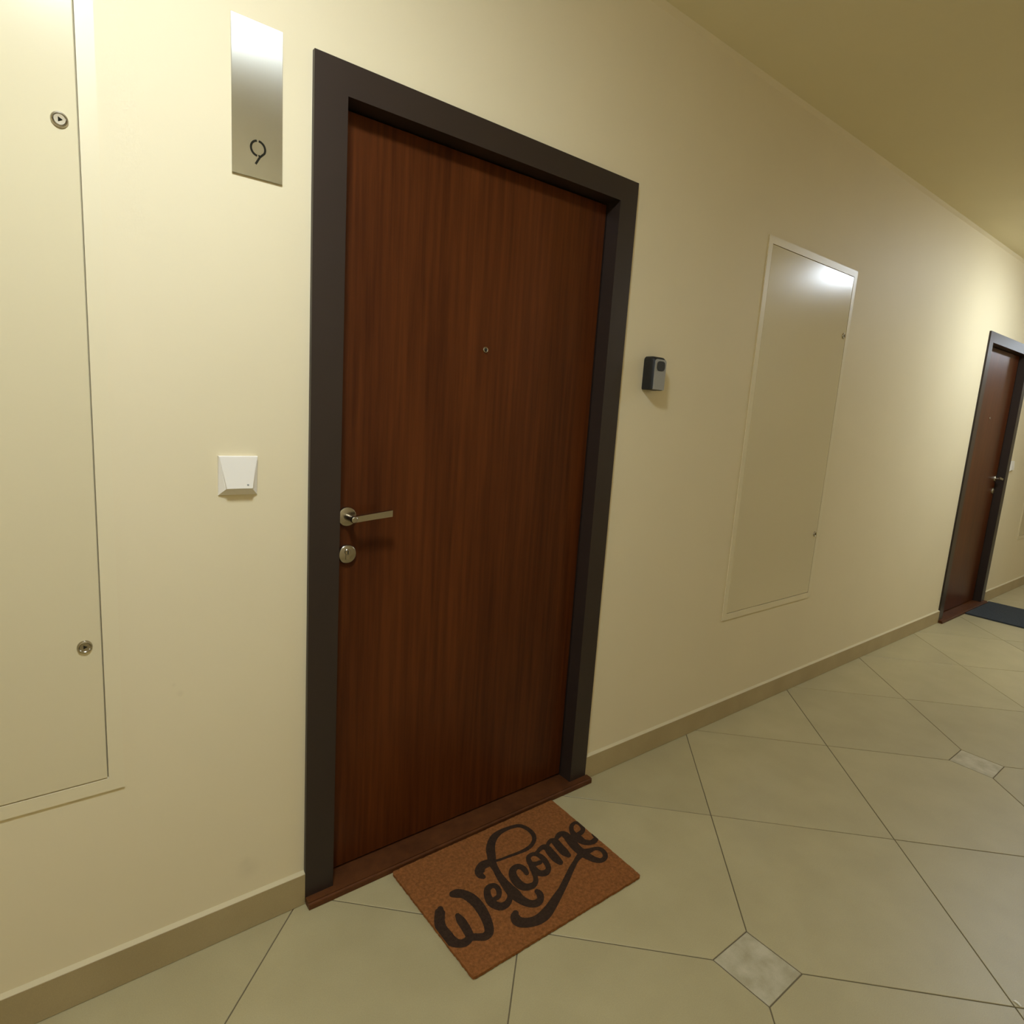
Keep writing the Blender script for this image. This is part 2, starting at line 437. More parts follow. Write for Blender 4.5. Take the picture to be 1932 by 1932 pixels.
def make_door(name, X, f, label):
    t = empty(name, (X, 0, 0))
    tag(t, label, 'door', kind='structure')
    # frame: two jambs and a head, each with face, reveal and a stop
    IN = 0.078
    for side in (0, 1):
        bm = bmesh.new()
        if side == 0:
            box(bm, 0, IN, -0.012, LEAF_Y - .001, 0.018, DH - 0.070)
            box(bm, 0.032, IN, LEAF_Y - .003, 0.14, 0.018, DH - 0.0705)
        else:
            box(bm, DW - IN, DW, -0.012, LEAF_Y - .001, 0.018, DH - 0.070)
            box(bm, DW - IN, DW - 0.032, LEAF_Y - .003, 0.14, 0.018, DH - 0.0705)
        finish('door_jamb', bm, M['frame'], t)
    bm = bmesh.new()
    box(bm, 0, DW, -0.012, LEAF_Y - .001, DH - 0.070, DH)
    box(bm, 0.032, DW - 0.032, LEAF_Y - .003, 0.14, DH - 0.070, DH - 0.032)
    finish('door_head', bm, M['frame'], t)
    # leaf
    x0, x1 = IN + 0.0015, DW - IN - 0.0015
    leaf = boxobj('door_leaf', (x0, x1, LEAF_Y, LEAF_Y + 0.05, 0.024, DH - 0.073), M['leaf'], t, bevel=0.0015, seg=1)
    # sill with a rounded nose
    bm = bmesh.new()
    box(bm, 0.001, DW + 0.014, -0.040, -0.0125, 0.0012, 0.0205)
    es = [e for e in bm.edges if all(v.co.x > DW for v in e.verts) or all(v.co.y < -0.039 and v.co.z > 0.02 for v in e.verts)]
    bmesh.ops.bevel(bm, geom=es, offset=0.006, segments=3, affect='EDGES')
    box(bm, 0.032, DW - 0.032, -0.0125, 0.14, 0.0012, 0.0178)
    s = finish('door_sill', bm, M['sill'], t)
    # lever handle on a round rose
    hx, hz = flip(f, 0.119), 1.054
    ly = LEAF_Y
    h = empty('door_handle', (hx, ly, hz)); h.parent = t
    sg = -1 if f else 1
    bm = bmesh.new()
    lathe(bm, [(0.0258, 0.0), (0.0258, -0.006), (0.0245, -0.0085), (0.0225, -0.0095), (0.001, -0.0095)], (0, 0, 0))
    finish('rose', bm, M['steel'], h, smooth=True)
    bm = bmesh.new()
    lathe(bm, [(0.0095, -0.008), (0.0095, -0.044), (0.0098, -0.050), (0.0085, -0.056), (0.006, -0.0575)], (0, 0, 0), n=32)
    pts = [(-0.004, 0.0085, -0.045, -0.056), (0.022, 0.0085, -0.0455, -0.0565), (0.05, 0.0088, -0.048, -0.057), (0.080, 0.0092, -0.051, -0.059), (0.104, 0.0095, -0.053, -0.0605)]
    rings = []
    for (x, hh, ya, yb) in pts:
        zc = 0.115 * x
        rings.append([bm.verts.new((sg * x, ya, zc - hh)), bm.verts.new((sg * x, yb, zc - hh * 0.9)), bm.verts.new((sg * x, yb, zc + hh * 0.9)), bm.verts.new((sg * x, ya, zc + hh))])
    for a, b in zip(rings[:-1], rings[1:]):
        for k in range(4): bm.faces.new((a[k], a[(k + 1) % 4], b[(k + 1) % 4], b[k]))
    bm.faces.new(rings[0]); bm.faces.new(rings[-1])
    finish('lever', bm, M['steel'], h)
    # lock escutcheon with a cylinder and keyhole
    k = empty('door_lock', (flip(f, 0.121), ly, 0.953)); k.parent = t
    bm = bmesh.new()
    lathe(bm, [(0.0255, 0.0), (0.0255, -0.007), (0.0240, -0.0095), (0.022, -0.0105), (0.001, -0.0105)], (0, 0, 0))
    finish('escutcheon', bm, M['steel'], k, smooth=True)
    bm = bmesh.new()
    lathe(bm, [(0.0082, -0.010), (0.0082, -0.0125), (0.0075, -0.0132), (0.001, -0.0132)], (0, 0, 0.007), n=24)
    box(bm, -0.005, 0.005, -0.0125, -0.010, -0.014, 0.004)
    finish('lock_cylinder', bm, M['steel'], k, smooth=True)
    bm = bmesh.new()
    box(bm, -0.0011, 0.0011, -0.0137, -0.013, 0.001, 0.0105)
    tag(finish('keyhole', bm, M['dark'], k), 'dark key slot')
    # spyhole
    p = empty('peephole', (flip(f, 0.536), ly, 1.524)); p.parent = t
    bm = bmesh.new()
    lathe(bm, [(0.0088, 0.0), (0.0088, -0.002), (0.0078, -0.0034), (0.0062, -0.0038), (0.0052, -0.0026), (0.001, -0.0022)], (0, 0, 0), n=32)
    finish('bezel', bm, M['steel'], p, smooth=True)
    bm = bmesh.new()
    lathe(bm, [(0.0048, -0.0024), (0.004, -0.0036), (0.0022, -0.0043), (0.0004, -0.0045)], (0, 0, 0), n=24)
    tag(finish('lens', bm, M['black'], p, smooth=True), 'dark glass lens')
    return t
make_door('door_1', DOOR_A, False, 'large reddish-brown wood door in dark frame, beside the number plate')
make_door('door_2', DOOR_B, True, 'far brown wood door in dark frame at the right edge')

# ---------------------------------------------------------------- access panels
def panel(rect, label, locks, lw=0.029, side='right'):
    x0, x1, z0, z1 = rect
    t = empty('access_panel', (x0, 0, z0))
    tag(t, label, 'access panel', group='cream metal access panels along the wall')
    w, h = x1 - x0, z1 - z0
    bm = bmesh.new()
    yo, yi = -0.0035, 0.030
    for (a, b, c, d) in ((0, lw, 0, h), (w - lw, w, 0, h), (lw, w - lw, 0, lw), (lw, w - lw, h - lw, h)):
        box(bm, a, b, yo, 0.0, c, d)
    i = 0.013
    for (a, b, c, d) in ((i, lw, i, h - i), (w - lw, w - i, i, h - i), (lw, w - lw, i, lw), (lw, w - lw, h - lw, h - i)):
        box(bm, a, b, 0.0, yi, c, d)
    finish('panel_frame', bm, M['panel_frame'], t)
    gp = 0.0022
    boxobj('panel_door', (lw + gp, w - lw - gp, -0.0028, 0.0055, lw + gp, h - lw - gp), M['panel'], t, bevel=0.0012, seg=2)
    boxobj('back_plate', (lw + 0.0001, w - lw - 0.0001, 0.0056, 0.0100, lw + 0.0001, h - lw - 0.0001), M['gap'], t)
    for (lx, lz) in locks:
        k = empty('cam_lock', (lx - x0, -0.0028, lz - z0)); k.parent = t
        bm = bmesh.new()
        lathe(bm, [(0.0135, 0.0), (0.0135, -0.0015), (0.0120, -0.0042), (0.0100, -0.0050), (0.0088, -0.0038), (0.001, -0.0036)], (0, 0, 0), n=32)
        finish('lock_rim', bm, M['steel'], k, smooth=True)
        bm = bmesh.new()
        lathe(bm, [(0.0045, -0.0036), (0.0045, -0.0046), (0.001, -0.0046)], (0, 0, 0), n=3)
        tag(finish('key_socket', bm, M['dark'], k), 'dark triangular key socket')
    return t
panel(PANELS[0], 'tall cream metal panel at the left edge, beside the number plate', [(-0.459, 1.817), (-0.461, 0.823)])
panel(PANELS[1], 'glossy cream metal panel between the key box and far door', [(2.618, 1.811), (2.622, 0.83)])
panel(PANELS[2], 'cream metal panel beyond the far door, cut by the picture edge', [(6.56, 1.811), (6.56, 0.83)])

# ---------------------------------------------------------------- number plate
sx0, sx1, sz0, sz1 = -0.1685, -0.0655, 1.808, 2.108
plate = empty('number_plate', (sx0, -0.0, sz0))
tag(plate, 'tall brushed steel plate with number 9 beside the near door', 'sign')
boxobj('metal_plate', (0, sx1 - sx0, -0.0045, -0.0015, 0, sz1 - sz0), M['plate'], plate, bevel=0.0005, seg=1)
bm = bmesh.new()
box(bm, 0.012, sx1 - sx0 - 0.012, -0.0015, 0.0, 0.012, sz1 - sz0 - 0.012)
finish('backing_pad', bm, M['black'], plate)
def flat_stroke(bm, pts, w, y, th=0.0006):
    n = len(pts)
    L, R_ = [], []
    for i in range(n):
        a = Vector(pts[max(i - 1, 0)]); b = Vector(pts[min(i + 1, n - 1)])
        t = (b - a).normalized(); nn = Vector((-t.y, t.x)); p = Vector(pts[i])
        L.append(p + nn * w / 2); R_.append(p - nn * w / 2)
    prism = []
    for i in range(n - 1):
        prism_xz(bm, [tuple(L[i]), tuple(L[i + 1]), tuple(R_[i + 1]), tuple(R_[i])], y, y - th)
def arc(cx, cz, r, a0, a1, n):
    return [(cx + r * math.cos(math.radians(a0 + (a1 - a0) * k / n)), cz + r * 1.02 * math.sin(math.radians(a0 + (a1 - a0) * k / n))) for k in range(n + 1)]
bm = bmesh.new()
ncx, ncz, nr = -0.1165 - sx0, 1.867 - sz0, 0.0145
flat_stroke(bm, arc(ncx, ncz, nr, 100, 262, 14), 0.0041, -0.0045)
flat_stroke(bm, arc(ncx, ncz, nr, 84, -28, 12) + [(ncx + 0.0035, ncz - 0.0165), (ncx - 0.0050, ncz - 0.0315)], 0.0041, -0.0045)
flat_stroke(bm, [(ncx + 0.0050, ncz - 0.0145), (ncx + 0.0005, ncz - 0.0135)], 0.003, -0.0045)
tag(finish('numeral', bm, M['dark'], plate), 'dark stencil numeral 9')

# ---------------------------------------------------------------- light switches
def light_switch(cx, cz, label):
    t = empty('light_switch', (cx, 0, cz))
    tag(t, label, 'light switch', group='white wall switches beside the doors')
    W2, H2 = 0.0415, 0.044
    bm = bmesh.new()
    r0 = [(-W2, 0, -H2), (W2, 0, -H2), (W2, 0, H2), (-W2, 0, H2)]
    r1 = [(-W2, -0.0025, -H2), (W2, -0.0025, -H2), (W2, -0.0085, H2), (-W2, -0.0085, H2)]
    r2 = [(-0.0292, -0.0135, -0.0305), (0.0292, -0.0135, -0.0305), (0.0408, -0.0100, H2 - 0.0012), (-0.0408, -0.0100, H2 - 0.0012)]
    rings = [[bm.verts.new(p) for p in rr] for rr in (r0, r1, r2)]
    for a, b in zip(rings[:-1], rings[1:]):
        for k in range(4): bm.faces.new((a[k], a[(k + 1) % 4], b[(k + 1) % 4], b[k]))
    bm.faces.new(rings[-1]); bm.faces.new(rings[0])
    finish('switch_frame', bm, M['white'], t)
    bm = bmesh.new()
    top, bot = 0.0418, -0.0285
    v = [bm.verts.new(c) for c in [(-0.040, -0.0106, top), (0.040, -0.0106, top), (0.0275, -0.0200, bot), (-0.0275, -0.0200, bot),
                                  (-0.040, -0.004, top), (0.040, -0.004, top), (0.0275, -0.004, bot - 0.003), (-0.0275, -0.004, bot - 0.003)]]
    for fc in ((0, 1, 2, 3), (4, 5, 1, 0), (3, 2, 6, 7), (0, 3, 7, 4), (1, 5, 6, 2), (4, 7, 6, 5)):
        bm.faces.new([v[i] for i in fc])
    bmesh.ops.bevel(bm, geom=bm.edges[:], offset=0.0008, segments=2, affect='EDGES')
    rk = finish('rocker', bm, M['white'], t, smooth=True)
    bm = bmesh.new()
    lathe(bm, [(0.0022, -0.0186), (0.0022, -0.0196), (0.001, -0.0199)], (0.0175, 0, -0.0200), n=16)
    tag(finish('indicator', bm, M['lens'], rk, smooth=True), 'small grey indicator dot')
    return t
light_switch(-0.1615, 1.172, 'white square wall switch left of the near door')
light_switch(5.870, 1.158, 'tiny white wall switch right of the far door')

# ---------------------------------------------------------------- key safe
ks = empty('key_safe', (1.217, 0, 1.513))
tag(ks, 'small black and silver key box on the wall right of the near door', 'key box')
def safe_ring(k, drop):
    """rounded outline of the box, shrunk by k metres, its top lowered by drop"""
    w, zb, zt = 0.034 - k, -0.057 + k, 0.0575 - k - drop
    out = []
    for cx_, cz_, rad, a0 in ((w - 0.004, zb + 0.004, 0.004, -90), (w - 0.012, zt - 0.012, 0.012, 0), (-w + 0.012, zt - 0.012, 0.012, 90), (-w + 0.004, zb + 0.004, 0.004, 180)):
        for q in range(7):
            an = math.radians(a0 + 15 * q)
            out.append((cx_ + rad * math.cos(an), cz_ + rad * math.sin(an)))
    return out
bm = bmesh.new()
rings = []
for y, k, d in ((0.0, 0.0015, 0), (-0.003, 0.0, 0), (-0.030, 0.0, 0.0), (-0.038, 0.0004, 0.0015), (-0.043, 0.0016, 0.0035), (-0.0460, 0.0040, 0.0045)):
    rings.append([bm.verts.new((x, y, z)) for x, z in safe_ring(k, d)])
for a, b in zip(rings[:-1], rings[1:]):
    for k in range(len(a)): bm.faces.new((a[k], a[(k + 1) % len(a)], b[(k + 1) % len(a)], b[k]))
bm.faces.new(rings[0]); bm.faces.new(rings[-1])
finish('box_body', bm, M['black'], ks, smooth=True)
bm = bmesh.new()
n = 8
outl = [(0.029, -0.055), (0.029, 0.040)] + [(0.019 + 0.010 * math.cos(a), 0.038 + 0.010 * math.sin(a)) for a in [math.radians(15 * k) for k in range(1, 7)]] + \
       [(-0.019 + 0.010 * math.cos(a), 0.038 + 0.010 * math.sin(a)) for a in [math.radians(90 + 15 * k) for k in range(0, 6)]] + [(-0.029, 0.040), (-0.029, -0.055)]
prism_xz(bm, outl, -0.0445, -0.0495)
finish('shutter_cover', bm, M['silver'], ks)
bm = bmesh.new()
bo = [(0.000 + 0.0205 * (abs(math.cos(a)) ** 0.6) * (1 if math.cos(a) > 0 else -1), 0.0255 + 0.0165 * (abs(math.sin(a)) ** 0.7) * (1 if math.sin(a) > 0 else -1)) for a in [2 * math.pi * k / 28 + 0.01 for k in range(28)]]
prism_xz(bm, bo, -0.0490, -0.0515)
tag(finish('release_button', bm, M['black'], ks), 'black rounded release button')

# ---------------------------------------------------------------- welcome mat
STROKES = [
[545,-1817,555,-1829,510,-1799,570,-1869,461,-1805,565,-1925,417,-1837,536,-1975,399,-1837,538,-1994,369,-1841,542,-2018,337,-1860,540,-2045,307,-1893,523,-2076,276,-1936,495,-2115,244,-1983,463,-2162,204,-2037,426,-2217,154,-2108,389,-2272,107,-2190,365,-2318,69,-2275,346,-2364,39,-2363,330,-2415,16,-2457,321,-2468,-2,-2556,319,-2533,-13,-2660,323,-2608,-14,-2756,327,-2681,-3,-2847,327,-2754,20,-2943,326,-2822,57,-3034,329,-2873,111,-3110,339,-2923,176,-3171,360,-2976,242,-3218,384,-3013,312,-3254,414,-3032,387,-3276,449,-3040,463,-3280,480,-3040,542,-3265,511,-3034,626,-3229,541,-3023,709,-3161,548,-3018,765,-3068,548,-3007,795,-2981,554,-2959,815,-2904,563,-2895,830,-2821,574,-2826,842,-2733,583,-2748,849,-2656,591,-2678,855,-2592,595,-2622,858,-2536,599,-2570,856,-2488,607,-2517,848,-2436,625,-2459,835,-2382,647,-2401,826,-2346,663,-2362,819,-2302,678,-2316,792,-2272,711,-2280,760,-2264,745,-2265],
[563,-3056,574,-3039,546,-3102,611,-3007,551,-3156,664,-2993,582,-3196,713,-3008,614,-3218,745,-3030,663,-3251,791,-3063,713,-3285,844,-3097,766,-3326,902,-3132,832,-3375,960,-3165,911,-3413,999,-3176,1001,-3423,1024,-3173,1092,-3408,1049,-3162,1183,-3365,1059,-3154,1260,-3294,1065,-3144,1313,-3216,1084,-3108,1354,-3143,1109,-3056,1392,-3064,1134,-2995,1429,-2975,1158,-2924,1461,-2885,1180,-2848,1491,-2792,1199,-2769,1519,-2689,1217,-2683,1542,-2584,1231,-2598,1559,-2474,1242,-2506,1571,-2354,1251,-2408,1574,-2240,1254,-2321,1568,-2131,1250,-2242,1552,-2026,1241,-2164,1527,-1929,1228,-2094,1488,-1838,1211,-2024,1439,-1753,1188,-1953,1387,-1680,1163,-1900,1330,-1618,1133,-1867,1273,-1572,1094,-1842,1221,-1543,1060,-1818,1165,-1528,1034,-1793,1113,-1528,1009,-1767,1081,-1530,989,-1749,1031,-1531,951,-1720,981,-1561,936,-1670,951,-1603,943,-1622],
[1843,-2442,1847,-2429,1844,-2472,1863,-2400,1861,-2499,1894,-2375,1892,-2510,1930,-2366,1930,-2516,1968,-2364,1997,-2521,2015,-2359,2083,-2498,2036,-2349,2162,-2439,2056,-2326,2227,-2366,2091,-2281,2277,-2286,2114,-2242,2305,-2200,2128,-2204,2314,-2115,2137,-2158,2305,-2039,2137,-2127,2273,-1977,2130,-2110,2222,-1934,2113,-2094,2159,-1910,2092,-2089,2086,-1904,2060,-2096,2001,-1916,2019,-2113,1912,-1956,1997,-2131,1834,-2025,1982,-2152,1775,-2103,1958,-2195,1729,-2181,1934,-2247,1689,-2263,1914,-2304,1654,-2358,1898,-2365,1634,-2455,1893,-2411,1636,-2549,1896,-2453,1655,-2633,1906,-2503,1684,-2705,1922,-2547,1721,-2769,1942,-2588,1774,-2829,1965,-2622,1846,-2874,1985,-2640,1933,-2893,2015,-2651,2027,-2890,2062,-2656,2119,-2867,2103,-2654,2208,-2822,2145,-2642,2286,-2762,2198,-2614,2354,-2697,2241,-2584,2410,-2625,2275,-2547,2452,-2555,2309,-2494,2476,-2511,2334,-2454,2491,-2465,2368,-2416,2483,-2425,2411,-2396,2460,-2402,2447,-2397],
[1822,-2274,1833,-2270,1798,-2293,1859,-2267,1779,-2324,1885,-2280,1776,-2357,1898,-2306,1782,-2408,1908,-2355,1791,-2479,1923,-2425,1797,-2529,1932,-2474,1811,-2558,1929,-2510,1840,-2572,1908,-2544,1869,-2569,1881,-2564],
[2809,-1272,2813,-1263,2805,-1293,2828,-1244,2812,-1314,2851,-1229,2830,-1325,2875,-1227,2877,-1334,2921,-1238,2948,-1346,2990,-1254,3023,-1358,3061,-1267,3096,-1366,3132,-1274,3175,-1374,3212,-1278,3258,-1384,3300,-1284,3352,-1399,3397,-1298,3458,-1417,3504,-1314,3565,-1433,3611,-1324,3676,-1448,3725,-1329,3795,-1462,3844,-1329,3906,-1466,3949,-1322,4008,-1456,4036,-1309,4106,-1434,4117,-1289,4198,-1402,4188,-1262,4290,-1360,4255,-1227,4382,-1304,4317,-1183,4464,-1237,4365,-1139,4535,-1157,4403,-1094,4593,-1066,4436,-1041,4632,-970,4460,-985,4652,-870,4476,-916,4655,-766,4484,-833,4645,-669,4482,-752,4621,-573,4467,-669,4583,-477,4439,-582,4537,-400,4406,-515,4485,-347,4372,-474,4424,-312,4329,-446,4355,-286,4272,-423,4271,-263,4197,-402,4173,-245,4105,-387,4073,-231,4009,-381,3967,-218,3904,-382,3851,-209,3792,-391,3740,-207,3690,-410,3632,-213,3597,-440,3522,-229,3509,-480,3411,-261,3436,-522,3300,-314,3371,-568,3195,-381,3305,-624,3100,-454,3246,-680,3011,-535,3194,-739,2927,-623,3143,-804,2854,-715,3098,-867,2792,-813,3055,-929,2744,-906,3008,-1006,2704,-984,2955,-1092,2659,-1059,2899,-1176,2604,-1149,2851,-1247,2556,-1253,2818,-1300,2531,-1357,2791,-1353,2524,-1444,2762,-1426,2514,-1521,2734,-1513,2493,-1602,2708,-1602,2464,-1696,2686,-1690,2436,-1796,2670,-1777,2412,-1904,2658,-1872,2388,-2018,2649,-1978,2367,-2127,2645,-2080,2344,-2234,2644,-2179,2322,-2345,2649,-2277,2307,-2450,2655,-2360,2302,-2551,2664,-2436,2304,-2641,2676,-2514,2309,-2708,2682,-2589,2318,-2756,2677,-2652,2331,-2804,2666,-2696,2348,-2857,2660,-2740,2366,-2917,2660,-2795,2389,-2986,2664,-2852,2421,-3054,2674,-2904,2461,-3120,2694,-2959,2511,-3187,2723,-3015,2568,-3244,2753,-3053,2634,-3290,2789,-3075,2708,-3324,2833,-3087,2793,-3338,2862,-3090,2885,-3323,2883,-3091,2973,-3285,2912,-3085,3053,-3231,2929,-3080,3120,-3160,2939,-3068,3166,-3086,2955,-3037,3195,-3014,2967,-3013,3198,-2944,2978,-2993,3183,-2893,2987,-2959,3171,-2866,2993,-2928,3154,-2830,3000,-2884,3119,-2812,3029,-2844,3081,-2814,3065,-2820],
[2815,-1260,2805,-1281,2825,-1206,2768,-1328,2809,-1153,2711,-1364,2765,-1125,2653,-1368,2719,-1107,2603,-1364,2649,-1082,2532,-1359,2577,-1063,2467,-1358,2510,-1051,2413,-1359,2428,-1047,2369,-1362,2325,-1067,2351,-1371,2220,-1118,2328,-1394,2128,-1181,2292,-1436,2054,-1254,2268,-1462,2000,-1344,2259,-1460,1978,-1435,2244,-1457,1978,-1520,2227,-1452,2006,-1586,2211,-1467,2045,-1623,2205,-1508,2070,-1642,2204,-1543,2093,-1666,2209,-1580,2128,-1670,2195,-1621,2159,-1657,2171,-1649],
[3261,-2262,3247,-2262,3298,-2253,3218,-2249,3339,-2224,3200,-2216,3365,-2182,3204,-2174,3381,-2150,3210,-2144,3406,-2095,3216,-2107,3422,-2030,3218,-2075,3422,-1963,3220,-2033,3412,-1892,3220,-1983,3388,-1826,3213,-1951,3349,-1774,3197,-1932,3296,-1734,3174,-1919,3228,-1712,3152,-1919,3148,-1709,3121,-1930,3058,-1725,3083,-1953,2963,-1767,3063,-1973,2878,-1836,3049,-1992,2808,-1920,3028,-2025,2754,-2013,3012,-2060,2716,-2111,2999,-2107,2693,-2210,2988,-2173,2681,-2298,2980,-2239,2677,-2382,2975,-2302,2683,-2471,2973,-2359,2707,-2555,2977,-2400,2750,-2625,2989,-2439,2810,-2681,3010,-2479,2880,-2722,3035,-2508,2962,-2747,3077,-2529,3053,-2757,3133,-2544,3143,-2752,3175,-2548,3230,-2722,3199,-2546,3304,-2676,3228,-2533,3363,-2624,3258,-2514,3413,-2566,3284,-2491,3451,-2506,3312,-2453,3484,-2452,3340,-2408,3521,-2393,3365,-2356,3559,-2332,3387,-2298,3583,-2291,3402,-2257,3596,-2239,3438,-2209,3580,-2197,3489,-2179,3549,-2176,3533,-2174],
[3657,-1862,3675,-1863,3612,-1875,3711,-1878,3562,-1912,3733,-1917,3530,-1963,3728,-1969,3496,-2032,3713,-2036,3447,-2139,3695,-2125,3419,-2253,3690,-2186,3433,-2351,3689,-2231,3471,-2429,3694,-2285,3523,-2492,3709,-2326,3586,-2546,3745,-2352,3666,-2586,3793,-2367,3765,-2598,3820,-2370,3874,-2562,3838,-2370,3971,-2494,3875,-2357,4052,-2408,3904,-2337,4109,-2308,3927,-2292,4149,-2205,3948,-2215,4176,-2114,3965,-2138,4193,-2032,3979,-2073,4199,-1951,3988,-2012,4193,-1877,3992,-1956,4176,-1808,3992,-1900,4146,-1745,3988,-1844,4110,-1692,3974,-1801,4067,-1647,3949,-1768,4014,-1610,3916,-1745,3949,-1590,3883,-1738,3871,-1588,3839,-1743,3776,-1607,3795,-1759,3673,-1672,3783,-1770,3596,-1776,3763,-1813,3540,-1895,3738,-1887,3525,-2016,3733,-1916,3590,-2093,3736,-1921,3675,-2115,3778,-1948,3742,-2125,3829,-1970,3797,-2136,3871,-1982,3848,-2142,3913,-1984,3879,-2144,3943,-1985,3921,-2136,3977,-1999,3961,-2109,3993,-2030,3984,-2077,3990,-2063],
[3962,-1746,3962,-1736,3972,-1768,3969,-1707,3998,-1781,3993,-1676,4032,-1776,4026,-1655,4078,-1761,4073,-1635,4145,-1739,4143,-1606,4209,-1721,4211,-1579,4270,-1704,4276,-1553,4323,-1694,4354,-1526,4349,-1698,4437,-1513,4363,-1715,4515,-1526,4371,-1739,4582,-1564,4367,-1759,4627,-1636,4354,-1793,4634,-1731,4328,-1867,4622,-1821,4304,-1959,4612,-1898,4289,-2057,4604,-1982,4278,-2158,4594,-2079,4275,-2248,4582,-2163,4285,-2328,4567,-2241,4303,-2398,4549,-2318,4317,-2442,4537,-2370,4332,-2485,4523,-2423,4373,-2506,4483,-2471,4418,-2504,4437,-2498],
[4458,-1714,4454,-1705,4475,-1730,4454,-1678,4507,-1734,4471,-1643,4544,-1720,4501,-1615,4595,-1690,4553,-1581,4667,-1648,4631,-1530,4723,-1623,4706,-1486,4753,-1616,4773,-1459,4769,-1617,4842,-1445,4771,-1627,4909,-1451,4770,-1651,4971,-1475,4762,-1683,5028,-1520,4752,-1713,5060,-1598,4740,-1765,5056,-1697,4720,-1852,5036,-1796,4701,-1948,5020,-1877,4688,-2040,5013,-1954,4680,-2130,5008,-2035,4682,-2209,5000,-2106,4702,-2276,4983,-2173,4732,-2330,4961,-2241,4754,-2363,4947,-2288,4771,-2398,4937,-2333,4809,-2413,4905,-2376,4849,-2408,4866,-2402],
[4891,-1639,4888,-1629,4907,-1657,4891,-1601,4939,-1663,4911,-1566,4976,-1651,4944,-1538,5033,-1629,4998,-1498,5112,-1600,5083,-1439,5172,-1583,5172,-1390,5214,-1573,5256,-1364,5248,-1565,5341,-1357,5260,-1569,5422,-1373,5263,-1587,5486,-1414,5261,-1623,5531,-1476,5254,-1667,5555,-1559,5236,-1732,5554,-1660,5205,-1828,5539,-1767,5177,-1931,5523,-1865,5155,-2034,5505,-1965,5135,-2141,5483,-2069,5122,-2239,5467,-2156,5117,-2325,5457,-2227,5118,-2400,5450,-2292,5123,-2466,5449,-2342,5133,-2525,5453,-2377,5146,-2570,5462,-2408,5154,-2596,5470,-2432,5194,-2644,5467,-2502,5265,-2657,5423,-2576,5334,-2639,5362,-2625],
[5630,-1820,5636,-1803,5630,-1857,5663,-1763,5654,-1889,5711,-1725,5699,-1897,5766,-1708,5768,-1892,5834,-1702,5876,-1882,5927,-1692,5988,-1854,5986,-1679,6091,-1796,6006,-1668,6170,-1722,6031,-1648,6224,-1643,6053,-1624,6254,-1561,6074,-1588,6263,-1482,6091,-1534,6257,-1413,6097,-1485,6237,-1352,6092,-1439,6201,-1296,6076,-1397,6143,-1257,6054,-1381,6061,-1247,6014,-1387,5965,-1260,5957,-1411,5864,-1299,5916,-1437,5773,-1366,5885,-1466,5697,-1446,5843,-1513,5636,-1526,5811,-1562,5585,-1608,5794,-1609,5545,-1694,5784,-1662,5516,-1780,5781,-1715,5497,-1869,5787,-1772,5487,-1959,5800,-1838,5489,-2037,5810,-1905,5504,-2107,5807,-1976,5534,-2179,5800,-2042,5576,-2246,5804,-2094,5634,-2301,5828,-2139,5702,-2347,5868,-2182,5774,-2381,5911,-2207,5852,-2403,5959,-2212,5936,-2413,6014,-2204,6023,-2403,6050,-2195,6113,-2365,6063,-2195,6194,-2301,6073,-2198,6253,-2218,6080,-2206,6266,-2139,6100,-2177,6256,-2073,6118,-2117,6248,-2031,6130,-2070,6241,-2010,6139,-2044,6220,-2000,6161,-2019,6196,-2001,6185,-2005],
[5143,-2485,5158,-2461,5126,-2547,5211,-2406,5145,-2608,5293,-2363,5202,-2640,5374,-2356,5273,-2639,5430,-2381,5377,-2639,5512,-2417,5478,-2639,5587,-2448,5567,-2634,5655,-2469,5648,-2629,5732,-2488,5709,-2635,5804,-2512,5754,-2656,5867,-2543,5786,-2688,5924,-2583,5802,-2723,5965,-2638,5804,-2773,5984,-2712,5793,-2837,5984,-2797,5774,-2885,5966,-2881,5753,-2915,5923,-2963,5727,-2940,5855,-3040,5711,-2951,5765,-3102,5683,-2962,5665,-3135,5635,-2973,5566,-3145,5598,-2971,5475,-3131,5570,-2948,5402,-3093,5538,-2901,5343,-3041,5512,-2851,5296,-2986,5497,-2800,5260,-2926,5485,-2737,5233,-2865,5468,-2670,5207,-2806,5445,-2596,5181,-2737,5413,-2511,5157,-2671,5351,-2437,5142,-2644,5243,-2412,5143,-2642,5143,-2432,5112,-2644,5064,-2459,5057,-2653,4989,-2489,5003,-2664,4912,-2527,4940,-2684,4832,-2567,4864,-2715,4733,-2610,4770,-2761,4620,-2659,4665,-2818,4514,-2707,4568,-2871,4420,-2754,4483,-2919,4331,-2802,4399,-2968,4244,-2850,4312,-3019,4150,-2900,4219,-3072,4051,-2953,4120,-3128,3953,-3004,4023,-3183,3854,-3056,3924,-3237,3753,-3109,3820,-3293,3655,-3155,3715,-3349,3555,-3194,3611,-3405,3448,-3231,3506,-3461,3340,-3270,3405,-3513,3228,-3315,3300,-3567,3116,-3360,3186,-3625,3012,-3398,3076,-3676,2913,-3430,2970,-3725,2819,-3458,2858,-3773,2739,-3477,2745,-3808,2663,-3494,2633,-3826,2584,-3508,2524,-3831,2514,-3514,2422,-3825,2447,-3512,2325,-3808,2378,-3501,2235,-3781,2315,-3483,2155,-3750,2256,-3456,2077,-3716,2204,-3422,2000,-3675,2168,-3390,1933,-3627,2144,-3359,1877,-3569,2130,-3329,1833,-3500,2128,-3324,1809,-3410,2126,-3332,1824,-3305,2134,-3311,1862,-3225,2140,-3287,1902,-3169,2132,-3275,1954,-3122,2131,-3255,2004,-3098,2138,-3234,2030,-3092,2174,-3189,2080,-3065,2186,-3137,2132,-3065,2175,-3098,2166,-3085]]

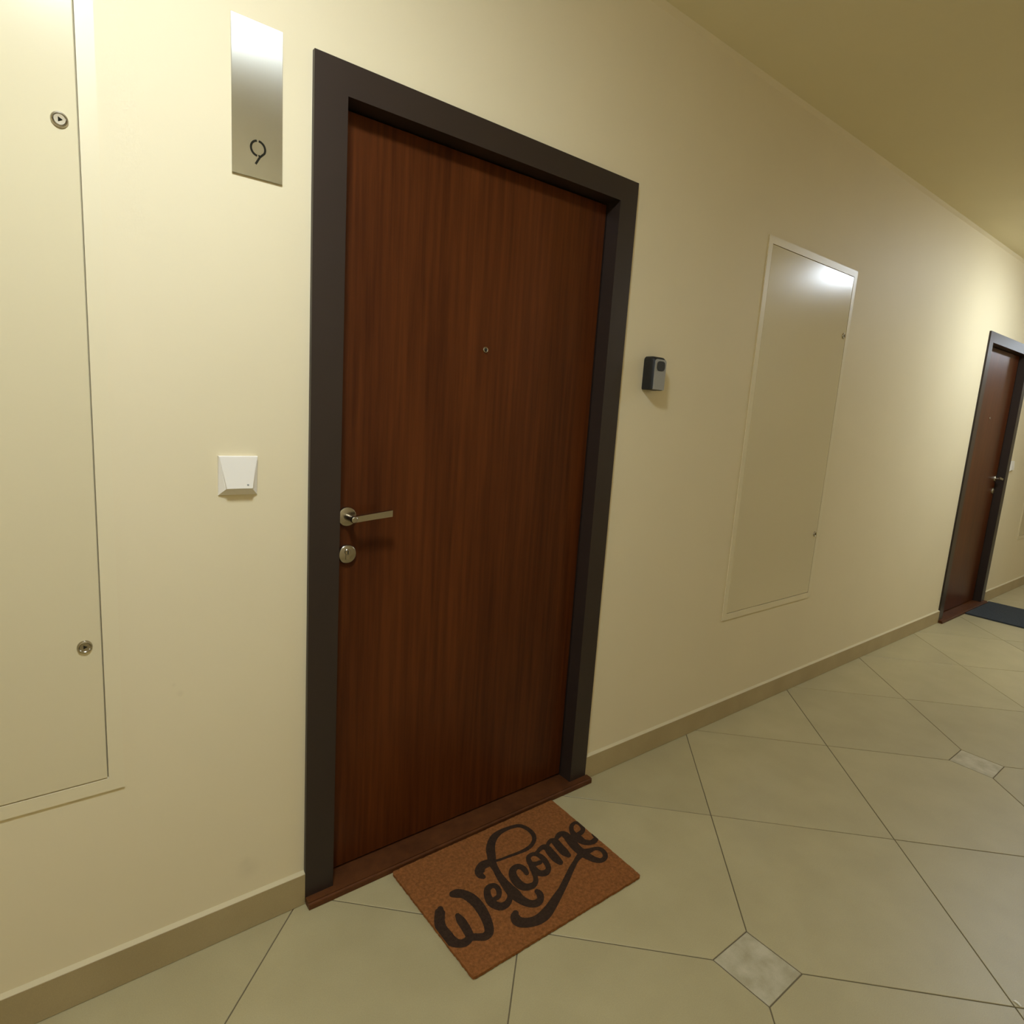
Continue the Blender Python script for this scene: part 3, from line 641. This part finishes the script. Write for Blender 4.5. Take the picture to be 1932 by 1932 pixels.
CT = [(0.2430, -0.0450), (0.8665, -0.0455), (0.8500, -0.4660), (0.2450, -0.4600)]     # corners on the floor, slightly out of square
TH = 0.010
mat_root = empty('doormat', (0, 0, 0))
tag(mat_root, 'brown coir welcome mat in front of the near door', 'doormat')
mat_root.location = (0.55, -0.26, 0.0)
def rel(x, y, z): return (x - 0.55, y + 0.26, z)
def rounded(corners, r, n=5):
    out = []
    k = len(corners)
    for i in range(k):
        p0, p1, p2 = Vector(corners[i - 1]), Vector(corners[i]), Vector(corners[(i + 1) % k])
        a = p1 + (p0 - p1).normalized() * r; b = p1 + (p2 - p1).normalized() * r
        for t in range(n + 1):
            t /= n
            out.append(tuple(a * (1 - t) ** 2 + p1 * 2 * t * (1 - t) + b * t * t))
    return out
def mat_slab(name, corners, z0, z1, mat, parent, relf, wob=0.0):
    out = []
    rc = rounded(corners, 0.010)
    for i in range(len(rc)):
        p, q = Vector(rc[i]), Vector(rc[(i + 1) % len(rc)])
        m_ = max(1, int((q - p).length / 0.006))
        for k in range(m_):
            w = p.lerp(q, k / m_)
            out.append((w.x + random.uniform(-wob, wob), w.y + random.uniform(-wob, wob)))
    bm = bmesh.new()
    a = [bm.verts.new(relf(x, y, z1)) for x, y in out]
    b = [bm.verts.new(relf(x, y, z0)) for x, y in out]
    bm.faces.new(a); bm.faces.new(b[::-1])
    for i in range(len(out)):
        j = (i + 1) % len(out)
        bm.faces.new((a[i], b[i], b[j], a[j]))
    return finish(name, bm, mat, parent)
mat_slab('coir_body', CT, 0.0022, TH, M['coir'], mat_root, rel, 0.0009)
ins = [(x + (0.55 - x) * 0.01, y + (-0.26 - y) * 0.01) for x, y in CT]
mat_slab('rubber_backing', ins, 0.0004, 0.0022, M['rubber'], mat_root, rel)

def inside(px, py, poly):
    """numpy point-in-convex-polygon (any winding)"""
    s = None; ok = np.ones(len(px), bool); neg = np.ones(len(px), bool)
    for i in range(len(poly)):
        (x1, y1), (x2, y2) = poly[i], poly[(i + 1) % len(poly)]
        c = (x2 - x1) * (py - y1) - (y2 - y1) * (px - x1)
        ok &= c >= -1e-12; neg &= c <= 1e-12
    return ok | neg
quads = []
for row in STROKES:
    nd = [((row[k] * 1e-4 + 0.24, row[k + 1] * 1e-4 - 0.05), (row[k + 2] * 1e-4 + 0.24, row[k + 3] * 1e-4 - 0.05)) for k in range(0, len(row), 4)]
    for a, b in zip(nd[:-1], nd[1:]):
        quads.append([a[0], b[0], b[1], a[1]])
def clip_mat(q):
    if abs(area(q)) < 1e-9: return []
    for i in range(4):
        p1, p2 = CT[i], CT[(i + 1) % 4]           # clockwise corners: keep the right-hand side
        nx, ny = -(p2[1] - p1[1]), (p2[0] - p1[0])
        q = clip(q, nx, ny, nx * p1[0] + ny * p1[1])
        if len(q) < 3: return []
    return q
bm = bmesh.new()
for qi, q in enumerate(quads):
    q = clip_mat(q)
    if len(q) < 3: continue
    if area(q) < 0: q = q[::-1]
    try:
        f_ = bm.faces.new([bm.verts.new(rel(x, y, TH + 0.0003 + qi * 1.2e-6)) for x, y in q])
    except ValueError:
        pass
tag(finish('lettering', bm, M['ink'], mat_root), 'dark brown script lettering reading Welcome')

def fibres(n, corners, z, seed, length):
    """random tufts over a convex outline: roots, tips"""
    rg = np.random.default_rng(seed)
    c = np.array(corners)
    u, v = rg.random(n), rg.random(n)
    P = (c[0] * ((1 - u) * (1 - v))[:, None] + c[1] * (u * (1 - v))[:, None] + c[2] * (u * v)[:, None] + c[3] * ((1 - u) * v)[:, None])
    ang = rg.random(n) * 2 * np.pi; lean = rg.random(n) * 0.0022
    tip = P + np.stack([np.cos(ang), np.sin(ang)], 1) * lean[:, None]
    side = np.stack([np.cos(ang + 1.57), np.sin(ang + 1.57)], 1) * 0.00055
    zt = z + length * (0.5 + 0.5 * rg.random(n))
    return P, tip, side, zt
def fibre_mesh(name, P, tip, side, zt, z, mat, parent, off):
    n = len(P)
    V = np.zeros((n * 3, 3))
    V[0::3, :2] = P - side; V[1::3, :2] = P + side; V[2::3, :2] = tip
    V[0::3, 2] = z; V[1::3, 2] = z; V[2::3, 2] = zt
    V -= np.array(off)
    me = bpy.data.meshes.new(name)
    me.from_pydata(V.tolist(), [], np.arange(n * 3).reshape(-1, 3).tolist()); me.update()
    o = link(name, me, parent, mat)
    o['kind'] = 'stuff'
    return o
P_, T_, S_, Z_ = fibres(90000, CT, TH - 0.001, 3, 0.0034)
inkm = np.zeros(len(P_), bool)
for q in quads:
    if abs(area(q)) < 1e-9: continue
    inkm |= inside(P_[:, 0], P_[:, 1], q)
off = (0.55, -0.26, 0.0)
fibre_mesh('coir_pile', P_[~inkm], T_[~inkm], S_[~inkm], Z_[~inkm], TH - 0.001, M['coir'], mat_root, off)
tag(fibre_mesh('dyed_pile', P_[inkm], T_[inkm], S_[inkm], Z_[inkm], TH - 0.001, M['ink'], mat_root, off), 'dark dyed tufts of the lettering')

# ---------------------------------------------------------------- far mat
m2 = empty('doormat', (5.55, -0.225, 0))
tag(m2, 'dark blue-grey mat in front of the far door', 'doormat')
C2 = [(5.235, -0.030), (5.87, -0.030), (5.87, -0.420), (5.235, -0.420)]
def rel2(x, y, z): return (x - 5.55, y + 0.225, z)
mat_slab('mat_body', C2, 0.0022, 0.009, M['mat_grey'], m2, rel2, 0.0004)
mat_slab('rubber_backing', [(5.228, -0.024), (5.877, -0.024), (5.877, -0.427), (5.228, -0.427)], 0.0004, 0.0024, M['rubber'], m2, rel2)
P_, T_, S_, Z_ = fibres(15000, C2, 0.008, 5, 0.003)
fibre_mesh('mat_pile', P_, T_, S_, Z_, 0.008, M['mat_grey'], m2, (5.55, -0.225, 0))

# ---------------------------------------------------------------- scrap of white on a joint of the floor
bm = bmesh.new()
pts = [(0.0, 0.0), (0.005, -0.0045), (0.0025, -0.011), (-0.001, -0.017), (-0.0045, -0.0165), (-0.0022, -0.009)]
lo = [bm.verts.new((x, y, 0.0006 + 0.0006 * (k % 2))) for k, (x, y) in enumerate(pts)]
hi = [bm.verts.new((x * 0.9, y * 0.95, 0.0022 + 0.0008 * (k % 3))) for k, (x, y) in enumerate(pts)]
bm.faces.new(hi); bm.faces.new(lo[::-1])
for k in range(6): bm.faces.new((lo[k], lo[(k + 1) % 6], hi[(k + 1) % 6], hi[k]))
sc_ = finish('paper_scrap', bm, M['paper'])
sc_.location = (1.312, -1.260, 0.0)
tag(sc_, 'tiny white scrap on a floor joint at lower right corner', 'litter')

# ---------------------------------------------------------------- ceiling lamps (out of view; the outermost pair is added only to fill in light)
def ceiling_lamp(x, y, label):
    t = empty('ceiling_lamp', (x, y, H))
    tag(t, label, 'ceiling lamp', group='round opal lamps on the corridor ceiling')
    bm = bmesh.new()
    lathe(bm, [(0.150, 0.0), (0.150, -0.036), (0.146, -0.040), (0.138, -0.040), (0.138, -0.030), (0.01, -0.030)], (0, 0, 0), axis='z', n=64)
    finish('lamp_base', bm, M['white'], t, smooth=True)
    bm = bmesh.new()
    prof = [(0.132, -0.031)] + [(0.141 * math.cos(a), -0.046 - 0.030 * math.sin(a)) for a in [math.radians(10 * k) for k in range(0, 9)]] + [(0.002, -0.0762)]
    lathe(bm, prof, (0, 0, 0), axis='z', n=48)
    finish('diffuser', bm, M['glow'], t, smooth=True)
    return t
ceiling_lamp(*LAMPS[0], 'round opal ceiling lamp above the near door')
ceiling_lamp(*LAMPS[1], 'round opal ceiling lamp above the far door')
ceiling_lamp(*LAMPS[2], 'added round opal fill lamp, unseen, farthest along the corridor to the right')
ceiling_lamp(*LAMPS[3], 'added round opal fill lamp, unseen, farthest along the corridor to the left')
